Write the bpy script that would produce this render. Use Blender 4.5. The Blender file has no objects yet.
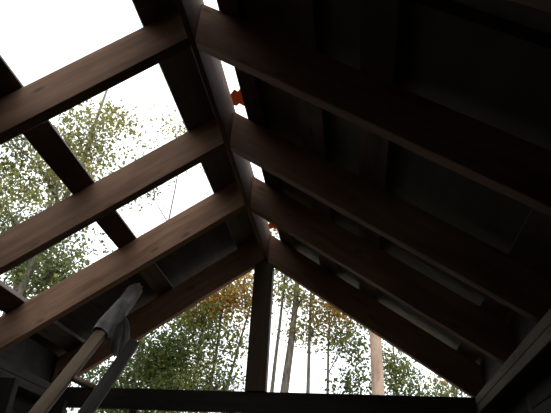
import bpy, bmesh, math, random
import numpy as np
from mathutils import Vector, Matrix, noise

scene = bpy.context.scene
COL = scene.collection
rnd = random.Random(7)

# ------------------------------------------------------------------ camera, sky, exposure
EYE = 1.45                                    # eye height above the shed floor
F_PX, YAW, PITCH, ROLL = 528.85, 0.1659, 0.5477, 0.0633
cam_data = bpy.data.cameras.new('camera')
cam = bpy.data.objects.new('camera', cam_data)
COL.objects.link(cam)
cam_data.sensor_fit = 'HORIZONTAL'
cam_data.sensor_width = 36.0
cam_data.lens = F_PX * 36.0 / 551.0
cam_data.clip_start = 0.02
fw = Vector((-math.sin(YAW)*math.cos(PITCH), math.cos(YAW)*math.cos(PITCH), math.sin(PITCH)))
rt = Vector((math.cos(YAW), math.sin(YAW), 0))
up = rt.cross(fw)
r2 = math.cos(ROLL)*rt + math.sin(ROLL)*up
u2 = -math.sin(ROLL)*rt + math.cos(ROLL)*up
m = Matrix((r2, u2, -fw)).transposed().to_4x4()
m.translation = Vector((0, 0, EYE))
cam.matrix_world = m
scene.camera = cam

world = bpy.data.worlds.new('overcast_sky')
scene.world = world
world.use_nodes = True
wn = world.node_tree.nodes['Background']
wn.inputs['Color'].default_value = (0.90, 0.96, 1.0, 1)
wn.inputs['Strength'].default_value = 2.1

vs = scene.view_settings
vs.view_transform = 'Standard'
vs.look = 'None'
vs.exposure = 0.0
vs.gamma = 1.0
vs.use_curve_mapping = False

# ------------------------------------------------------------------ materials
def new_mat(name):
    mt = bpy.data.materials.new(name)
    mt.use_nodes = True
    nt = mt.node_tree
    return mt, nt, nt.nodes['Principled BSDF']

def wood(name, c_dark, c_light, rough=0.8, grain=14.0, knots=0.5):
    """sawn timber: grain runs along the local X of every board"""
    mt, nt, bs = new_mat(name)
    N, L = nt.nodes, nt.links
    tc = N.new('ShaderNodeTexCoord')
    oi = N.new('ShaderNodeObjectInfo')
    add = N.new('ShaderNodeVectorMath'); add.operation = 'MULTIPLY_ADD'
    L.new(oi.outputs['Random'], add.inputs[0])
    add.inputs[1].default_value = (37.0, 53.0, 19.0)
    L.new(tc.outputs['Object'], add.inputs[2])
    mp = N.new('ShaderNodeMapping'); mp.inputs['Scale'].default_value = (1.2, grain, grain)
    L.new(add.outputs[0], mp.inputs['Vector'])
    n1 = N.new('ShaderNodeTexNoise'); n1.inputs['Scale'].default_value = 2.2
    n1.inputs['Detail'].default_value = 6; n1.inputs['Roughness'].default_value = 0.65
    n1.inputs['Distortion'].default_value = 0.6
    L.new(mp.outputs[0], n1.inputs['Vector'])
    mp2 = N.new('ShaderNodeMapping'); mp2.inputs['Scale'].default_value = (3.0, 7.0, 7.0)
    L.new(add.outputs[0], mp2.inputs['Vector'])
    n2 = N.new('ShaderNodeTexNoise'); n2.inputs['Scale'].default_value = 1.0; n2.inputs['Detail'].default_value = 3
    L.new(mp2.outputs[0], n2.inputs['Vector'])
    vo = N.new('ShaderNodeTexVoronoi'); vo.inputs['Scale'].default_value = 1.6
    L.new(mp2.outputs[0], vo.inputs['Vector'])
    kr = N.new('ShaderNodeMapRange')
    kr.inputs['From Min'].default_value = 0.05; kr.inputs['From Max'].default_value = 0.16
    kr.inputs['To Min'].default_value = 1.0 - knots; kr.inputs['To Max'].default_value = 1.0
    L.new(vo.outputs['Distance'], kr.inputs['Value'])
    ad = N.new('ShaderNodeMath'); ad.operation = 'ADD'
    L.new(n1.outputs['Fac'], ad.inputs[0]); L.new(n2.outputs['Fac'], ad.inputs[1])
    rg = N.new('ShaderNodeMapRange')
    rg.inputs['From Min'].default_value = 0.75; rg.inputs['From Max'].default_value = 1.25
    L.new(ad.outputs[0], rg.inputs['Value'])
    mx = N.new('ShaderNodeMix'); mx.data_type = 'RGBA'
    mx.inputs[6].default_value = (*c_dark, 1); mx.inputs[7].default_value = (*c_light, 1)
    L.new(rg.outputs[0], mx.inputs[0])
    va = N.new('ShaderNodeMapRange')
    va.inputs['To Min'].default_value = 0.82; va.inputs['To Max'].default_value = 1.15
    L.new(oi.outputs['Random'], va.inputs['Value'])
    mu = N.new('ShaderNodeMath'); mu.operation = 'MULTIPLY'
    L.new(va.outputs[0], mu.inputs[0]); L.new(kr.outputs[0], mu.inputs[1])
    hs = N.new('ShaderNodeHueSaturation')
    L.new(mx.outputs[2], hs.inputs['Color']); L.new(mu.outputs[0], hs.inputs['Value'])
    L.new(hs.outputs[0], bs.inputs['Base Color'])
    bs.inputs['Roughness'].default_value = rough
    bs.inputs['Specular IOR Level'].default_value = 0.25
    bp = N.new('ShaderNodeBump'); bp.inputs['Strength'].default_value = 0.35; bp.inputs['Distance'].default_value = 0.003
    L.new(n1.outputs['Fac'], bp.inputs['Height']); L.new(bp.outputs[0], bs.inputs['Normal'])
    return mt

M_RAFTER = wood('red_brown_sawn_timber', (0.17, 0.085, 0.050), (0.33, 0.19, 0.122))
M_PURLIN = wood('grey_brown_timber', (0.085, 0.06, 0.048), (0.17, 0.125, 0.10))
M_RIDGE = wood('ridge_timber', (0.11, 0.058, 0.040), (0.20, 0.115, 0.085))
M_FRAME = wood('weathered_frame_timber', (0.062, 0.040, 0.024), (0.14, 0.094, 0.058))
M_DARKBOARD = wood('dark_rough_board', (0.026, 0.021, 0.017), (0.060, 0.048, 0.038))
M_GREYBOARD = wood('weathered_grey_board', (0.13, 0.125, 0.12), (0.24, 0.235, 0.23))  # lighter grey puts the glare veil near the sky openings into the colour
M_PANEL = wood('grey_tan_plywood', (0.13, 0.122, 0.09), (0.195, 0.182, 0.138), grain=5.0, knots=0.15)
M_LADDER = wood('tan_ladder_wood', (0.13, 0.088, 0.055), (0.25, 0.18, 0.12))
M_POLE = wood('pale_pole_wood', (0.34, 0.22, 0.155), (0.52, 0.37, 0.28), grain=8.0, knots=0.3)

def noise_mat(name, c1, c2, scale=6.0, rough=0.9, bump=0.3, stretch=(1, 1, 1)):
    mt, nt, bs = new_mat(name)
    N, L = nt.nodes, nt.links
    tc = N.new('ShaderNodeTexCoord'); mp = N.new('ShaderNodeMapping'); mp.inputs['Scale'].default_value = stretch
    L.new(tc.outputs['Object'], mp.inputs['Vector'])
    n = N.new('ShaderNodeTexNoise'); n.inputs['Scale'].default_value = scale; n.inputs['Detail'].default_value = 5
    L.new(mp.outputs[0], n.inputs['Vector'])
    mx = N.new('ShaderNodeMix'); mx.data_type = 'RGBA'
    mx.inputs[6].default_value = (*c1, 1); mx.inputs[7].default_value = (*c2, 1)
    rg = N.new('ShaderNodeMapRange'); rg.inputs['From Min'].default_value = 0.35; rg.inputs['From Max'].default_value = 0.65
    L.new(n.outputs['Fac'], rg.inputs['Value']); L.new(rg.outputs[0], mx.inputs[0])
    L.new(mx.outputs[2], bs.inputs['Base Color'])
    bs.inputs['Roughness'].default_value = rough
    bs.inputs['Specular IOR Level'].default_value = 0.2
    b = N.new('ShaderNodeBump'); b.inputs['Strength'].default_value = bump; b.inputs['Distance'].default_value = 0.02
    L.new(n.outputs['Fac'], b.inputs['Height']); L.new(b.outputs[0], bs.inputs['Normal'])
    return mt

M_BARK = noise_mat('grey_bark', (0.10, 0.08, 0.062), (0.24, 0.20, 0.165), 9.0, stretch=(3, 3, 0.6))
M_GROUND = noise_mat('forest_floor', (0.06, 0.055, 0.025), (0.16, 0.11, 0.05), 1.2)
M_FLOOR = noise_mat('dirt_floor', (0.025, 0.02, 0.015), (0.05, 0.04, 0.03), 4.0)
M_CLOTH = noise_mat('grey_cloth', (0.16, 0.148, 0.14), (0.28, 0.262, 0.245), 14.0, bump=0.2)
M_FELT = noise_mat('black_roofing_felt', (0.012, 0.012, 0.012), (0.025, 0.024, 0.022), 30.0)
M_ROPE = noise_mat('dark_iron', (0.02, 0.018, 0.016), (0.05, 0.04, 0.035), 30.0)

def leaf_mat(name, transl=0.5):
    mt, nt, bs = new_mat(name)
    N, L = nt.nodes, nt.links
    at = N.new('ShaderNodeAttribute'); at.attribute_name = 'tint'
    df = N.new('ShaderNodeBsdfDiffuse'); tr = N.new('ShaderNodeBsdfTranslucent'); mx = N.new('ShaderNodeMixShader')
    L.new(at.outputs['Color'], df.inputs['Color']); L.new(at.outputs['Color'], tr.inputs['Color'])
    mx.inputs[0].default_value = transl
    L.new(df.outputs[0], mx.inputs[1]); L.new(tr.outputs[0], mx.inputs[2])
    L.new(mx.outputs[0], N['Material Output'].inputs['Surface'])
    N.remove(bs)
    return mt
M_LEAF = leaf_mat('autumn_foliage')
M_DRYLEAF, _nt, _bs = new_mat('orange_dry_leaf')
_tr = _nt.nodes.new('ShaderNodeBsdfTranslucent'); _tr.inputs['Color'].default_value = (0.62, 0.17, 0.045, 1)
_df = _nt.nodes.new('ShaderNodeBsdfDiffuse'); _df.inputs['Color'].default_value = (0.5, 0.16, 0.05, 1)
_mx = _nt.nodes.new('ShaderNodeMixShader'); _mx.inputs[0].default_value = 0.55
_nz = _nt.nodes.new('ShaderNodeTexNoise'); _nz.inputs['Scale'].default_value = 60
_cr = _nt.nodes.new('ShaderNodeMix'); _cr.data_type = 'RGBA'
_cr.inputs[6].default_value = (0.20, 0.045, 0.015, 1); _cr.inputs[7].default_value = (0.48, 0.14, 0.04, 1)
_nt.links.new(_nz.outputs['Fac'], _cr.inputs[0])
_nt.links.new(_cr.outputs[2], _tr.inputs['Color']); _nt.links.new(_cr.outputs[2], _df.inputs['Color'])
_nt.links.new(_df.outputs[0], _mx.inputs[1]); _nt.links.new(_tr.outputs[0], _mx.inputs[2])
_nt.links.new(_mx.outputs[0], _nt.nodes['Material Output'].inputs['Surface'])
_nt.nodes.remove(_bs)

# ------------------------------------------------------------------ helpers
def link(name, mesh, mat, parent=None, matrix=None):
    o = bpy.data.objects.new(name, mesh)
    if mat is not None and mesh is not None and not mesh.materials:
        mesh.materials.append(mat)
    COL.objects.link(o)
    if matrix is not None:
        o.matrix_world = matrix
    if parent is not None:
        o.parent = parent                     # roots stay at the origin or are handled by the caller
    return o

def empty(name, loc=(0, 0, 0)):
    o = bpy.data.objects.new(name, None)
    o.empty_display_size = 0.1
    o.location = loc
    COL.objects.link(o)
    return o

def structure(o, label=None):
    o['kind'] = 'structure'
    if label: o['label'] = label
    return o

def tag(o, label, cat, group=None):
    o['label'] = label; o['category'] = cat
    if group: o['group'] = group
    return o

def prism_mesh(name, poly, depth, bevel=0.002):
    """closed polygon in local XZ extruded along local Y from 0 to depth"""
    bm = bmesh.new()
    a = [bm.verts.new((x, 0, z)) for x, z in poly]
    b = [bm.verts.new((x, depth, z)) for x, z in poly]
    bm.faces.new(a); bm.faces.new(list(reversed(b)))
    n = len(poly)
    for i in range(n):
        j = (i+1) % n
        bm.faces.new((a[j], a[i], b[i], b[j]))
    bmesh.ops.recalc_face_normals(bm, faces=bm.faces)
    if bevel:
        bmesh.ops.bevel(bm, geom=list(bm.edges), offset=bevel, segments=1, affect='EDGES', clamp_overlap=True)
    me = bpy.data.meshes.new(name); bm.to_mesh(me); bm.free()
    return me

def frame_matrix(origin, ex, ey=None, ez=None):
    ex = Vector(ex).normalized()
    if ey is not None:
        ey = Vector(ey); ey = (ey - ey.dot(ex)*ex).normalized(); ez = ex.cross(ey)
    else:
        ez = Vector(ez); ez = (ez - ez.dot(ex)*ex).normalized(); ey = ez.cross(ex)
    mm = Matrix((ex, ey, ez)).transposed().to_4x4()
    mm.translation = Vector(origin)
    return mm

def board(name, p0, p1, ey, w, t, mat, parent, offs=(0, 0), bevel=0.002):
    """board from p0 to p1, width w along ey, thickness t along the remaining axis; p0/p1 is the low corner edge + offs"""
    p0, p1 = Vector(p0), Vector(p1)
    ln = (p1-p0).length
    me = prism_mesh(name, [(0, offs[1]), (ln, offs[1]), (ln, offs[1]+t), (0, offs[1]+t)], w, bevel)
    if offs[0]:
        me.transform(Matrix.Translation((0, offs[0], 0)))
    return link(name, me, mat, parent, frame_matrix(p0, p1-p0, ey=ey))

# ------------------------------------------------------------------ dimensions of the shed
XR = -0.4906; XRC = XR + 0.012            # ridge
S = 0.6924                                # roof slope (rise over run)
ZT = 1.4761 + EYE                         # rafter tops, at the ridge line
ZB = 1.2959 + EYE                         # rafter undersides, at the ridge line
CT = 1/math.sqrt(1+S*S); ST = S*CT
T = 0.038
XPR, XPL = 0.55, XR - 1.04                # inner edges of the wall plates
ZP = ZB - S*(XPR-XR)                      # top of the plates
Y_BACK, Y_GAB = -0.95, 2.66
RAFTER_Y = [-0.44, 0.08, 0.576, 1.080, 1.607, 2.070, 2.66]
UP_R = Vector((ST, 0, CT)); UP_L = Vector((-ST, 0, CT))   # outward normals of the two slopes
DN_R = Vector((CT, 0, -ST)); DN_L = Vector((-CT, 0, -ST))

def roof_pt(side, run, y, lift=0.0):
    """point on the plane of the rafter tops; run measured horizontally from the ridge line"""
    x = XR + side*run
    n = UP_R if side > 0 else UP_L
    return Vector((x, y, ZT - S*run)) + n*lift

# ------------------------------------------------------------------ ground, floor, walls
gp = bmesh.new()
NG = 40
gv = [[gp.verts.new((-40+80*i/NG, -30+90*j/NG, -0.06 + (0.25*noise.noise(Vector((i*.4, j*.4, 0))) if not (16 <= i <= 23 and 10 <= j <= 17) else 0.0) - 0.02))
       for j in range(NG+1)] for i in range(NG+1)]
for i in range(NG):
    for j in range(NG):
        gp.faces.new((gv[i][j], gv[i+1][j], gv[i+1][j+1], gv[i][j+1]))
gm = bpy.data.meshes.new('ground'); gp.to_mesh(gm); gp.free()
for v in gm.vertices: v.co.z = min(v.co.z, -0.06)
structure(link('ground', gm, M_GROUND), 'brown leaf-strewn ground around the shed')

fl = board('floor', (XPL-0.1, Y_BACK, -0.05), (XPR+0.1, Y_BACK, -0.05), (0, 1, 0), Y_GAB+0.04-Y_BACK, 0.05, M_FLOOR, None, bevel=0)
structure(fl, 'dark earth floor of the shed')

def side_wall(name, label, xin, sgn, fm):
    """sgn +1: wall on the right, the studs lie outside xin"""
    w = structure(empty(name), label)
    xo = xin if sgn > 0 else xin-0.089
    board('top_plate', (xo, Y_BACK, ZP-0.038), (xo, Y_GAB-0.002, ZP-0.038), (-1, 0, 0), 0.089, 0.038, fm, w, offs=(-0.089, 0))
    board('top_plate', (xo, Y_BACK, ZP-0.077), (xo, Y_GAB-0.002, ZP-0.077), (-1, 0, 0), 0.089, 0.038, fm, w, offs=(-0.089, 0))
    board('sole_plate', (xo, Y_BACK, 0.0), (xo, Y_GAB, 0.0), (-1, 0, 0), 0.089, 0.038, fm, w, offs=(-0.089, 0))
    y = Y_BACK+0.05
    sm = prism_mesh('stud', [(0, 0), (ZP-0.078-0.039, 0), (ZP-0.078-0.039, 0.089), (0, 0.089)], 0.038)
    for ys in (-0.95, -0.45, 0.15, 0.75, 1.35, 1.78, 2.15, 2.60):
        link('stud', sm, fm, w, frame_matrix((xo+0.089, ys+0.038, 0.039), (0, 0, 1), ey=(0, -1, 0)))
    xb = xin+0.0895 if sgn > 0 else xin-0.0895-0.018
    n = 14; h = (ZP+0.02)/n
    bmz = prism_mesh('wall_board', [(0, 0), (Y_GAB+0.03-Y_BACK, 0), (Y_GAB+0.03-Y_BACK, h-0.003), (0, h-0.003)], 0.018)
    for k in range(n):
        if ZP - k*h < -0.02: break
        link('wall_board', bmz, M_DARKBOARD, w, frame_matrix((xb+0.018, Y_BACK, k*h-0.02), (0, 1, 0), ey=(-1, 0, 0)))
    return w
side_wall('wall_right', 'dark boarded side wall with timber studs under the covered slope', XPR, 1, M_FRAME)
side_wall('wall_left', 'dark boarded side wall with timber studs under the open slope', XPL, -1, M_DARKBOARD)

# end wall with the open gable
wg = structure(empty('wall_gable'), 'open timber-framed gable end with a king post and a tie beam')
XO_L, XO_R = XPL-0.089, XPR+0.089
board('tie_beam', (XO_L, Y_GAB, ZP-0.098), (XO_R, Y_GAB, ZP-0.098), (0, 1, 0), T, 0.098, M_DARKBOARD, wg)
kx, kw = XR+0.002, 0.052
kp = [(-kw, ZP), (kw, ZP), (kw, ZB-S*kw-0.003), (0, ZB-0.003), (-kw, ZB-S*kw-0.003)]
king = prism_mesh('king_post', [(z-ZP, -x) for x, z in kp], 0.060)
ko = link('king_post', king, M_FRAME, wg, frame_matrix((kx, Y_GAB-0.010, ZP), (0, 0, 1), ey=(0, 1, 0)))
WIN_R = -0.62                                     # the opening under the tie beam ends here
for xs in (XPL, -1.12, WIN_R, -0.1, 0.25, XPR-0.04):
    z1 = ZP-0.099
    board('stud', (xs, Y_GAB-0.05, 0.0), (xs, Y_GAB-0.05, z1), (0, 1, 0), 0.089, 0.038, M_FRAME, wg, offs=(0.051, -0.038))
n = 14; h = 0.14
for k in range(n):
    z0 = -0.02+k*h
    z1 = min(z0+h-0.003, ZP-0.099)
    if z1-z0 < 0.02: continue
    xa = XO_L if z0 < 1.45 else WIN_R
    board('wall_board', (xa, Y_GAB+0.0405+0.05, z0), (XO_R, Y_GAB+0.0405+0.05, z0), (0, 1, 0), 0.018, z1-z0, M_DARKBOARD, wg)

# end wall behind the photographer
wb = structure(empty('wall_back'), 'boarded end wall behind the viewer')
z = -0.02
while z < ZT-0.03:
    zt = min(z+0.1395, ZT-0.012)
    q0 = min((ZT-z)/S, XPR-XR+0.11); q1 = min((ZT-zt)/S, XPR-XR+0.11)
    wbm = prism_mesh('wall_board', [(-q0, z), (q0, z), (q1, zt), (-q1, zt)], 0.018, 0)
    link('wall_board', wbm, M_DARKBOARD, wb, Matrix.Translation((XR, Y_BACK-0.02, 0)))
    z += 0.14

# ------------------------------------------------------------------ roof: ridge, rafters
roofL = structure(empty('ceiling_left'), 'open roof slope of bare rafters and battens with sky between')
roofR = structure(empty('ceiling_right'), 'covered dark roof slope of rafters, battens and sheeting')
ridge = board('trim_ridge', (XRC, Y_BACK, ZB-0.012), (XRC, Y_GAB+0.05, ZB-0.012), (-1, 0, 0), 0.020, ZT-ZB+0.022, M_RIDGE, None, offs=(-0.010, 0))
structure(ridge, 'thin reddish ridge board running along the roof peak')

def rafter_mesh(side):
    """polygon in (distance along slope, height across slope) with plumb cut and birdsmouth"""
    def loc(x, z):                             # world x,z -> slope coordinates from roof_pt(side,0)
        v = Vector((x-XR, 0, z-ZT))
        d = DN_R if side > 0 else DN_L
        nn = UP_R if side > 0 else UP_L
        return (v.dot(d), v.dot(nn))
    g = (XRC-XR)*side + 0.0105                 # plumb cut on the ridge board face
    xi = (XPR if side > 0 else XPL)
    ri = abs(xi-XR); ro = ri+0.090; re = ri+0.30
    zt = lambda r: ZT-S*r
    zb = lambda r: ZB-S*r
    pts = [(g, zt(g)), (re, zt(re)), (re, zb(re)), (ro, zb(ro)), (ro, ZP+0.001), (ri, ZP+0.001), (g, zb(g))]
    poly = [loc(XR+side*r, z) for r, z in pts]
    return prism_mesh('rafter', poly, T, 0.0025)
rmL, rmR = rafter_mesh(-1), rafter_mesh(1)
# local X runs down the slope; local Y must come out along the shed, local Z outwards
for y in RAFTER_Y:
    a = frame_matrix((XR, y, ZT), DN_R, ez=UP_R)
    if a.col[1].xyz.y < 0: a = a @ Matrix.Translation((0, -T, 0))
    link('rafter', rmR, M_RAFTER, roofR, a)
    b = frame_matrix((XR, y, ZT), DN_L, ez=UP_L)
    if b.col[1].xyz.y < 0: b = b @ Matrix.Translation((0, -T, 0))
    link('rafter', rmL, M_RAFTER, roofL, b)

# blocking between the rafters over both plates
for side, par in ((1, roofR), (-1, roofL)):
    rb = XPR-XR+0.045
    ybs = [Y_BACK]+[v for y in RAFTER_Y for v in (y, y+T)]
    for a, b in zip(ybs[0::2], ybs[1::2]):
        if b-a < 0.05: continue
        x0 = XR+side*rb
        zt0, zt1 = ZT-S*rb+0.012, ZT-S*(rb+0.02)+0.012
        pl = [(0, ZP+0.001), (side*0.02, ZP+0.001), (side*0.02, zt1), (0, zt0)]
        link('blocking', prism_mesh('blocking', pl, b-a-0.002, 0), M_DARKBOARD, par, Matrix.Translation((x0, a+0.001, 0)))

# battens and sheeting ---------------------------------------------------------------
Y0, Y1 = Y_BACK-0.05, Y_GAB+0.10
def slope_board(name, side, run0, run1, t, lift, mat, parent, y0=Y0, y1=Y1):
    """board along the shed, lying on the slope between two runs"""
    p0 = roof_pt(side, run0, y0, lift); p1 = roof_pt(side, run0, y1, lift)
    dn = DN_R if side > 0 else DN_L
    nn = UP_R if side > 0 else UP_L
    w = (run1-run0)/CT
    me = prism_mesh(name, [(0, 0), (y1-y0, 0), (y1-y0, t), (0, t)], w, 0.002)
    mm = frame_matrix(p0, (0, 1, 0), ez=nn)
    if mm.col[1].xyz.dot(dn) < 0:
        me.transform(Matrix.Translation((0, -w, 0)))
    return link(name, me, mat, parent, mm)

slope_board('ridge_sheathing_board', -1, 0.006, 0.1596, 0.020, 0.001, M_GREYBOARD, roofL)
for r0, r1 in ((0.506, 0.583), (0.965, 1.042), (1.20, 1.275)):
    slope_board('batten', -1, r0, r1, 0.038, 0.001, M_PURLIN, roofL)
for r0, r1 in ((0.085, 0.160), (0.312, 0.402), (0.522, 0.612), (0.985, 1.065), (1.24, 1.32)):
    slope_board('batten', 1, r0, r1, 0.025, 0.001, M_PURLIN, roofR)
for k_, (a, b) in enumerate(((-1.02, -0.21), (-0.21, 0.75), (2.22, 2.80))):
    slope_board('roof_sheet', -1, 0.10, 1.36, 0.012, 0.041, M_DARKBOARD, roofL, a+0.001, b-0.001)  # added over the open slope to keep sky light off the rafters inside
slope_board('roof_sheet', -1, 0.588, 1.36, 0.012, 0.041, M_DARKBOARD, roofL, 0.752, 1.10)  # unseen sheet added to block sky light reaching the right rafters
ys = [-1.02, -0.105, 0.81, 1.725, 2.82]
for a, b in zip(ys[:-1], ys[1:]):
    slope_board('roof_sheet', 1, 0.056, 1.36, 0.012, 0.027, M_PANEL, roofR, a+0.001, b-0.001)
sp0 = roof_pt(1, 0.615, 0.795, 0.0255); sp1 = roof_pt(1, 0.98, 0.795, 0.0255)
for ra, rb in ((0.164, 0.308), (0.406, 0.518), (0.616, 0.981), (1.07, 1.235)):
    p0 = roof_pt(1, ra, 0.795, 0.0235); p1 = roof_pt(1, rb, 0.795, 0.0235)
    mm = frame_matrix(p0, p1-p0, ez=UP_R)
    me = prism_mesh('seam_strip', [(0, 0), ((p1-p0).length, 0), ((p1-p0).length, 0.003), (0, 0.003)], 0.030, 0)
    if mm.col[1].xyz.y < 0: me.transform(Matrix.Translation((0, -0.03, 0)))
    link('seam_strip', me, M_FELT, roofR, mm)

# ------------------------------------------------------------------ orange leaves caught in the ridge gap
def dry_leaf(loc, length, ang, tilt, label):
    bm = bmesh.new()
    prof = [(0, .02), (.12, .20), (.25, .36), (.34, .26), (.48, .46), (.58, .30), (.72, .38), (.82, .20), (.92, .16), (1.0, .0)]
    L_, R_, Cn = [], [], []
    for k, (u, w) in enumerate(prof):
        curl = 0.16*math.sin(u*3.0)
        Cn.append(bm.verts.new((u*length, 0, curl*length)))
        L_.append(bm.verts.new((u*length, w*length, (curl+0.22*w)*length)))
        R_.append(bm.verts.new((u*length, -w*length, (curl+0.18*w)*length)))
    for k in range(len(prof)-1):
        bm.faces.new((Cn[k], Cn[k+1], L_[k+1], L_[k])); bm.faces.new((Cn[k+1], Cn[k], R_[k], R_[k+1]))
    bmesh.ops.recalc_face_normals(bm, faces=bm.faces)
    res = bmesh.ops.solidify(bm, geom=list(bm.faces), thickness=0.0006)
    me = bpy.data.meshes.new('blade'); bm.to_mesh(me); bm.free()
    root = empty('autumn_leaf', loc)
    root.rotation_euler = (tilt, 0, ang)
    link('blade', me, M_DRYLEAF, root)
    sm = tube_mesh('stalk', [Vector((0, 0, 0)), Vector((-0.3*length, 0.02*length, 0.05*length))], [0.0009, 0.0006], 5)
    link('stalk', sm, M_DRYLEAF, root)
    tag(root, label, 'leaf', 'orange leaves caught in the ridge gap')

def tube_mesh(name, pts, rad, sides=8, cap=True):
    vs_, fs = [], []
    n = len(pts)
    for i, p in enumerate(pts):
        d = (pts[min(i+1, n-1)] - pts[max(i-1, 0)]).normalized()
        a = d.cross(Vector((0.31, 0.17, 0.93)))
        if a.length < 0.05: a = d.cross(Vector((1, 0, 0)))
        a.normalize(); b = d.cross(a)
        for k in range(sides):
            th = 2*math.pi*k/sides
            vs_.append(p + (a*math.cos(th)+b*math.sin(th))*rad[i])
    for i in range(n-1):
        for k in range(sides):
            k2 = (k+1) % sides
            fs.append((i*sides+k, i*sides+k2, (i+1)*sides+k2, (i+1)*sides+k))
    if cap:
        fs.append(tuple(reversed(range(sides)))); fs.append(tuple(range((n-1)*sides, n*sides)))
    me = bpy.data.meshes.new(name); me.from_pydata([tuple(v) for v in vs_], [], fs); me.update()
    for p in me.polygons: p.use_smooth = True
    return me

dry_leaf((XR-0.010, 1.585, ZT+0.014), 0.15, 0.12, 0.05, 'orange dry leaf at the end of the longest bright ridge slit')
dry_leaf((XR-0.002, 2.645, ZT+0.014), 0.12, 0.15, -0.05, 'orange dry leaf in the ridge gap just above the king post')

# ------------------------------------------------------------------ ladder and cloth
A = Vector((-1.092, 2.411, 1.025+EYE)); Dl = Vector((0.0685, 0.5756, 0.8148)).normalized()
P1 = Vector((-1.1378, 2.0263, 0.4804+EYE)); P2 = Vector((-1.0063, 2.0748, 0.4351+EYE))
E_ = (P2-P1); WL = E_.length; E_.normalize(); Nl = Dl.cross(E_)
BOT = A - Dl*((A.z-0.03)/Dl.z)
lad = empty('wooden_ladder', BOT)
LEN = (A-BOT).length
lm = bpy.data.meshes
rail = prism_mesh('rail', [(0, -0.020), (LEN, -0.020), (LEN, 0.020), (0, 0.020)], 0.050, 0.004)
rail.transform(Matrix.Translation((0, -0.025, 0)))
mrail = frame_matrix((0, 0, 0), Dl, ey=E_)
link('rail', rail, M_LADDER, lad, mrail)
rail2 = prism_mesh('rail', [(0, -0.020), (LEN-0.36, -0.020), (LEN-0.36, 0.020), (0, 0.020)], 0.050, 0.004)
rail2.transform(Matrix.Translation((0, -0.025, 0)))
r2_ = link('rail', rail2, M_DARKBOARD, lad, Matrix.Translation(E_*WL) @ mrail)  # second rail's backlit shade is put into its darker wood colour
s0 = (P1-BOT).dot(Dl)
rung_me = tube_mesh('rung', [Vector((0, 0, 0)), Vector((WL, 0, 0))], [0.014, 0.014], 10)
k = s0
while k > 0.1: k -= 0.28
k += 0.28
while k < LEN-0.45:
    ro = link('rung', rung_me, M_LADDER, lad, frame_matrix(Dl*k, E_, ey=Dl))
    link('rung_pin', tube_mesh('rung_pin', [Vector((-0.034, 0, 0)), Vector((-0.028, 0, 0))], [0.013, 0.013], 10), M_ROPE, ro)
    k += 0.28
tag(lad, 'narrow tan wooden ladder leaning up to the batten near the gable', 'ladder')

def cloth_mesh():
    """rag wrapped round the upper rail and hanging off it as a folded flap"""
    bm = bmesh.new()
    # wrapped sleeve
    ns, nc = 26, 28
    L0, L1 = LEN-0.40, LEN-0.012
    rows = []
    for i in range(ns+1):
        u = i/ns; s_ = L0+(L1-L0)*u
        row = []
        for j in range(nc):
            th = 2*math.pi*j/nc
            cx, sx = math.cos(th), math.sin(th)
            q = (abs(cx)**4+abs(sx)**4)**(-0.25)
            r_ = q*(0.040+0.006*math.sin(5*th+9*u)+0.007*noise.noise(Vector((u*6, cx*1.7, sx*1.7+3))))
            r_ *= 1.0-0.22*u
            if i in (0, ns): r_ *= 0.93
            row.append(bm.verts.new(Dl*(s_+0.012*math.sin(3*th))+E_*(cx*r_*1.0)+Nl*(sx*r_*0.82)))
        rows.append(row)
    for i in range(ns):
        for j in range(nc):
            j2 = (j+1) % nc
            bm.faces.new((rows[i][j], rows[i][j2], rows[i+1][j2], rows[i+1][j]))
    # hanging flap, folded, from the lower middle of the sleeve
    nu, nv = 20, 14
    st = Dl*(L0+0.07)+E_*0.030
    g = []
    for i in range(nu+1):
        v = i/nu
        row = []
        for j in range(nv+1):
            u = j/nv
            p = st + Dl*(0.10*u*(1-0.6*v)) + Vector((0.085*u*math.sqrt(v)+0.012*v, -0.02*v, -(0.10+0.06*math.sin(2.4*u))*v))
            fold = 0.014*math.sin(u*13+v*2.2)*min(1, v*3)
            p += Vector((0.35, -1, 0)).normalized()*fold + E_*0.004*noise.noise(Vector((u*3, v*4, 1)))
            row.append(bm.verts.new(p))
        g.append(row)
    ff = []
    for i in range(nu):
        for j in range(nv):
            ff.append(bm.faces.new((g[i][j], g[i][j+1], g[i+1][j+1], g[i+1][j])))
    bmesh.ops.solidify(bm, geom=ff, thickness=0.004)
    bmesh.ops.recalc_face_normals(bm, faces=bm.faces)
    me = bpy.data.meshes.new('rag'); bm.to_mesh(me); bm.free()
    for p in me.polygons: p.use_smooth = True
    return me
rag = link('rag', cloth_mesh(), M_CLOTH, None, Matrix.Translation(BOT))
tag(rag, 'grey rag wrapped round the top of the ladder with a hanging flap', 'cloth')

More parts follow.
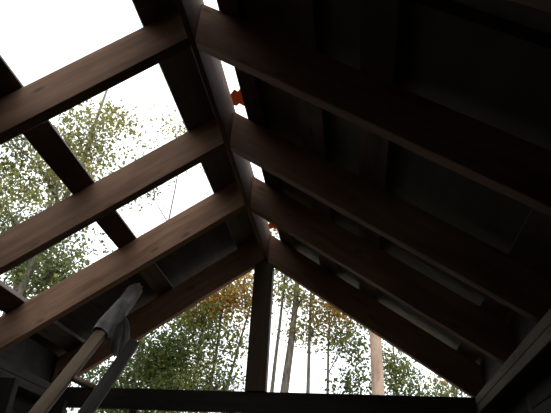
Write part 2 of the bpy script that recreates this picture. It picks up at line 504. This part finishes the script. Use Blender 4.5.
# ------------------------------------------------------------------ trees and pole outside
PAL = {
 'green':  [((0.20, 0.225, 0.085), 5), ((0.14, 0.17, 0.065), 4), ((0.32, 0.32, 0.09), 2)],
 'dark':   [((0.095, 0.135, 0.045), 5), ((0.14, 0.17, 0.06), 4), ((0.28, 0.28, 0.08), 1)],
 'olive':  [((0.34, 0.31, 0.11), 5), ((0.25, 0.26, 0.09), 4), ((0.42, 0.34, 0.10), 2)],
 'orange': [((0.50, 0.29, 0.06), 5), ((0.42, 0.29, 0.08), 4), ((0.28, 0.27, 0.08), 2), ((0.50, 0.20, 0.05), 1)],
 'mixed':  [((0.22, 0.26, 0.08), 4), ((0.38, 0.31, 0.09), 3), ((0.46, 0.27, 0.06), 2)],
}
def leaf_mesh(name, centers, sizes, cols, rg):
    n = len(centers)
    a = rg.normal(size=(n, 3)); a /= np.linalg.norm(a, axis=1)[:, None]
    b = rg.normal(size=(n, 3)); b -= (a*b).sum(1)[:, None]*a; b /= np.linalg.norm(b, axis=1)[:, None]
    nn = np.cross(a, b)
    c = np.asarray(centers); s = np.asarray(sizes)[:, None]
    V = np.empty((n, 4, 3))
    V[:, 0] = c - a*s*0.5
    V[:, 1] = c + b*s*0.30 + nn*s*0.07
    V[:, 2] = c + a*s*0.5
    V[:, 3] = c - b*s*0.30 + nn*s*0.07
    me = bpy.data.meshes.new(name)
    me.vertices.add(n*4); me.vertices.foreach_set('co', V.ravel())
    me.loops.add(n*4); me.loops.foreach_set('vertex_index', np.arange(n*4, dtype=np.int32))
    me.polygons.add(n); me.polygons.foreach_set('loop_start', np.arange(0, n*4, 4, dtype=np.int32))
    at = me.color_attributes.new('tint', 'FLOAT_COLOR', 'POINT')
    C4 = np.ones((n, 4, 4)); C4[:, :, :3] = np.asarray(cols)[:, None, :]
    at.data.foreach_set('color', C4.ravel())
    me.update(); me.validate()
    return me

def tree(label, base, top, r0, blobs, seed, leaf=0.074, group='autumn trees around the shed', crook=0.12, dens=1.55, kind='autumn_tree'):
    """base, top: trunk ends; blobs: (centre, radii, leaf count, palette)"""
    rg = np.random.default_rng(seed)
    rr = random.Random(seed)
    root = empty(kind, base)
    base = Vector(base); top = Vector(top)
    n = 12
    pts, rad = [], []
    for i in range(n+1):
        u = i/n
        p = base.lerp(top, u)
        w = crook*u*(1-u)*4
        p += Vector((noise.noise(Vector((seed*3.1, u*3, 0))), noise.noise(Vector((seed*3.1, u*3, 9))), 0))*w
        pts.append(p-base); rad.append(r0*(1.0-0.80*u)*(1.25 if i == 0 else 1))
    pts[0].z -= 0.15
    link('trunk', tube_mesh('trunk', pts, rad, 9), M_BARK, root)
    def trunk_at(z):
        u = (z-base.z)/max(0.1, (top.z-base.z)); u = min(max(u, 0.1), 1.0)
        f = u*n; i = min(int(f), n-1)
        return pts[i].lerp(pts[i+1], f-i), r0*(1-0.80*u)
    cs, ss, cc = [], [], []
    for c, rad3, cnt, pal in blobs:
        cnt = int(cnt*dens)
        c = Vector(c)-base; rad3 = Vector(rad3)
        cols = [np.array(x[0]) for x in PAL[pal]]; wts = np.array([x[1] for x in PAL[pal]], float); wts /= wts.sum()
        ntw = max(6, cnt//55)
        # a main limb to the middle of the blob
        st, rs = trunk_at(base.z + max(0.8, c.z - 0.9*rad3.z - 0.35*Vector((c.x, c.y, 0)).length))
        mid = st.lerp(c, 0.5)+Vector((rr.uniform(-.1, .1), rr.uniform(-.1, .1), 0.12))
        rl = max(0.012, min(rs*0.55, 0.045))
        link('branch', tube_mesh('branch', [st, mid, c], [rl, rl*0.75, rl*0.4], 6), M_BARK, root)
        vsx, fsx = [], []
        for _ in range(ntw):
            while True:
                q = Vector((rr.uniform(-1, 1), rr.uniform(-1, 1), rr.uniform(-1, 1)))
                if q.length <= 1: break
            q = q*(0.55+0.45*q.length)
            tip = c+Vector((q.x*rad3.x, q.y*rad3.y, q.z*rad3.z))
            src = st.lerp(c, rr.uniform(0.5, 1.0))
            md = src.lerp(tip, 0.55)+Vector((rr.uniform(-.08, .08), rr.uniform(-.08, .08), rr.uniform(0, .1)))
            # thin twig: three-sided
            for p_, q_, ra, rb in ((src, md, rl*0.28, rl*0.2), (md, tip, rl*0.2, rl*0.08)):
                d = (q_-p_).normalized(); aa = d.cross(Vector((.3, .2, .93))).normalized(); bb = d.cross(aa)
                o = len(vsx)
                for pp, rdd in ((p_, ra), (q_, rb)):
                    for kk in range(3):
                        th = kk*2.0944
                        vsx.append(pp+(aa*math.cos(th)+bb*math.sin(th))*rdd)
                for kk in range(3):
                    k2 = (kk+1) % 3
                    fsx.append((o+kk, o+k2, o+3+k2, o+3+kk))
            m_ = max(3, int(cnt/ntw*rr.uniform(0.5, 1.5)))
            sg = 0.13+0.10*rr.random()
            pos = np.array(tip)[None, :]+rg.normal(size=(m_, 3))*np.array([sg, sg, sg*0.75])
            ci = rg.choice(len(cols), p=wts)
            tint = np.array([cols[ci] if rg.random() < 0.6 else cols[rg.choice(len(cols), p=wts)] for _k in range(m_)])
            tint = tint*rg.uniform(0.7, 1.25, size=(m_, 1))
            cs.append(pos); ss.append(rg.uniform(0.7, 1.3, size=m_)*leaf); cc.append(tint)
        tm = bpy.data.meshes.new('twigs'); tm.from_pydata([tuple(v) for v in vsx], [], fsx)
        tw = link('twigs', tm, M_BARK, root); tw['kind'] = 'stuff'
    fo = link('foliage', leaf_mesh('foliage', np.concatenate(cs), np.concatenate(ss), np.clip(np.concatenate(cc), 0, 0.85), rg), M_LEAF, root)
    fo['kind'] = 'stuff'
    tag(root, label, 'tree', group)
    return root

G0 = -0.1
# seen through the open slope
tree('olive-leaved tree whose crown shows through the open roof bay beside the batten', (-4.75, 6.35, G0), (-4.45, 6.75, 8.3), 0.10, [
    ((-4.45, 6.75, 7.25), (0.75, 0.7, 0.85), 1500, 'olive'),
    ((-4.75, 6.4, 6.1), (0.7, 0.7, 0.8), 900, 'olive'),
    ((-5.35, 6.0, 6.5), (0.6, 0.6, 0.7), 700, 'green'),
    ((-5.1, 6.25, 5.3), (0.7, 0.7, 0.6), 600, 'green'),
    ((-4.3, 6.75, 4.7), (0.7, 0.6, 0.7), 1200, 'green')], 11)
tree('green tree filling the lowest open bay at the left edge', (-6.3, 8.2, G0), (-6.0, 8.4, 7.6), 0.13, [
    ((-6.2, 8.2, 5.6), (0.9, 0.9, 0.9), 1500, 'green'),
    ((-5.2, 8.6, 4.8), (0.9, 0.8, 0.8), 1700, 'green'),
    ((-6.9, 7.7, 6.7), (0.9, 0.9, 0.8), 900, 'olive'),
    ((-6.0, 8.4, 7.3), (0.6, 0.6, 0.6), 400, 'olive')], 12)
tree('sparse tall tree with thin upper twigs near the ridge opening', (-3.9, 9.2, G0), (-3.8, 9.2, 10.2), 0.035, [
    ((-3.9, 9.1, 8.9), (0.8, 0.6, 0.8), 420, 'olive'),
    ((-4.6, 9.0, 7.6), (0.6, 0.6, 0.6), 300, 'green'),
    ((-4.0, 9.2, 5.8), (0.9, 0.8, 0.8), 800, 'mixed')], 13)
tree('dense tree standing left of the open slope', (-7.6, 5.2, G0), (-7.6, 5.3, 8.2), 0.13, [
    ((-7.6, 5.2, 5.8), (1.1, 1.1, 1.2), 1600, 'green'),
    ((-7.7, 5.3, 7.3), (0.9, 0.9, 0.8), 900, 'olive')], 14)
# trees added out of the picture to keep low light off the covered slope
for i_, (tx, ty, th_, lab_) in enumerate(((-5.9, 3.4, 6.8, 'dense evergreen tree nearest the open bays, beyond the left edge'), (-5.2, 1.3, 7.0, 'dense evergreen tree level with the nearest rafter on the open side'),
        (-5.0, -0.9, 7.2, 'dense evergreen tree beside the shed, abreast of the viewer'), (-4.6, -3.2, 7.0, 'dense evergreen tree off the rear corner of the open side'),
        (-2.6, -4.9, 7.2, 'dense evergreen tree left behind the rear wall'), (0.2, -5.3, 7.0, 'dense evergreen tree right behind the rear wall'))):
    tree(lab_, (tx, ty, G0), (tx+0.1, ty, th_), 0.14, [((tx, ty, th_*(0.22+0.19*q_)), (1.25-0.22*q_, 1.25-0.22*q_, 0.85), 2600-450*q_, 'dark') for q_ in range(4)], 60+i_, leaf=0.17, dens=1.0, kind='evergreen_tree', group='dense evergreens beside and behind the shed')
# seen through the gable
tree('dark green bushy tree low behind the ladder in the gable', (-4.1, 9.4, G0), (-4.0, 9.5, 5.0), 0.08, [
    ((-4.2, 9.3, 3.4), (0.8, 0.8, 0.8), 2400, 'dark'),
    ((-3.5, 9.5, 4.0), (0.7, 0.7, 0.65), 2200, 'dark'),
    ((-3.3, 9.6, 3.2), (0.7, 0.7, 0.6), 1500, 'green')], 21)
tree('slim green tree between the bushy tree and the king post', (-2.72, 9.7, G0), (-2.55, 9.7, 6.4), 0.055, [
    ((-2.9, 9.6, 4.6), (0.6, 0.6, 0.55), 1100, 'green'),
    ((-2.7, 9.7, 5.3), (0.6, 0.5, 0.5), 1300, 'orange'),
    ((-2.5, 9.8, 3.7), (0.45, 0.5, 0.5), 600, 'dark'),
    ((-3.2, 9.7, 4.9), (0.5, 0.5, 0.4), 900, 'olive')], 22)
tree('thin leaning tree with orange leaves close left of the king post', (-2.75, 9.6, G0), (-1.85, 9.8, 6.6), 0.045, [
    ((-2.1, 9.75, 5.35), (0.5, 0.5, 0.5), 1000, 'orange'),
    ((-2.15, 9.75, 4.6), (0.4, 0.4, 0.35), 280, 'mixed'),
    ((-1.8, 9.8, 6.2), (0.5, 0.5, 0.4), 400, 'orange')], 23)
tree('bare-stemmed thin tree at the right edge of the king post', (-1.68, 9.9, G0), (-1.30, 9.9, 7.4), 0.060, [
    ((-1.35, 9.9, 5.9), (0.4, 0.4, 0.4), 220, 'olive'),
    ((-1.30, 9.9, 7.2), (0.7, 0.7, 0.5), 500, 'mixed')], 24, crook=0.05)
tree('thickest straight trunk just right of the king post', (-1.55, 9.9, G0), (-0.98, 9.95, 7.8), 0.125, [
    ((-0.95, 9.9, 5.5), (0.5, 0.4, 0.4), 600, 'olive'),
    ((-0.7, 9.9, 7.3), (0.9, 0.8, 0.6), 700, 'mixed')], 25, crook=0.06)
tree('twin-stemmed slender tree with orange crown right of the bright gap', (-0.86, 9.95, G0), (-0.80, 9.95, 7.0), 0.06, [
    ((-0.45, 9.95, 5.15), (0.42, 0.42, 0.38), 620, 'orange'),
    ((-0.75, 9.95, 4.75), (0.4, 0.3, 0.3), 420, 'mixed'),
    ((-0.5, 9.95, 6.4), (0.7, 0.6, 0.5), 500, 'orange')], 26, crook=0.06)
tree('slender green tree left of the pale pole', (-0.70, 10.2, G0), (-0.40, 10.2, 6.2), 0.05, [
    ((-0.15, 10.1, 4.55), (0.36, 0.4, 0.4), 600, 'green'),
    ((-0.05, 10.1, 3.8), (0.30, 0.4, 0.45), 480, 'dark'),
    ((0.10, 10.1, 5.2), (0.5, 0.4, 0.4), 500, 'olive')], 27)
tree('small green tree right of the pale pole', (0.95, 10.6, G0), (0.75, 10.6, 5.2), 0.06, [
    ((0.72, 10.5, 4.2), (0.40, 0.4, 0.45), 900, 'green'),
    ((1.0, 10.6, 3.65), (0.45, 0.4, 0.3), 480, 'dark'),
    ((1.7, 10.6, 3.55), (0.35, 0.4, 0.3), 350, 'green')], 28)
tree('faint far tree in the right corner of the gable', (2.6, 14.0, G0), (2.4, 14.0, 6.2), 0.09, [
    ((2.0, 14.0, 4.6), (0.6, 0.7, 0.6), 500, 'mixed'),
    ((2.7, 14.0, 5.0), (0.9, 0.9, 0.8), 1100, 'green')], 29)
tree('distant olive tree glimpsed behind the slim green tree', (-4.6, 15.0, G0), (-4.5, 15.0, 7.6), 0.10, [
    ((-4.8, 15.0, 5.0), (1.1, 1.0, 1.1), 1900, 'mixed'),
    ((-3.8, 15.0, 4.6), (0.8, 0.8, 0.8), 800, 'dark'),
    ((-5.8, 14.5, 5.0), (1.1, 1.0, 1.2), 1900, 'dark')], 30)

# pale straight pole
pole = empty('utility_pole', (0.37, 9.0, G0))
seg = [Vector((0, 0, -0.3)), Vector((0, 0, 2)), Vector((-0.005, 0, 4.5)), Vector((-0.01, 0, 7.4))]
pm = tube_mesh('shaft', seg, [0.115, 0.11, 0.098, 0.085], 14)
pm.transform(Matrix.Rotation(math.pi/2, 4, 'Y'))
link('shaft', pm, M_POLE, pole, Matrix.Rotation(-math.pi/2, 4, 'Y'))
link('pole_cap', tube_mesh('pole_cap', [Vector((-0.01, 0, 7.4)), Vector((-0.01, 0, 7.45))], [0.09, 0.06], 14), M_ROPE, pole)
tag(pole, 'pale straight wooden pole standing among the trees in the gable', 'pole')
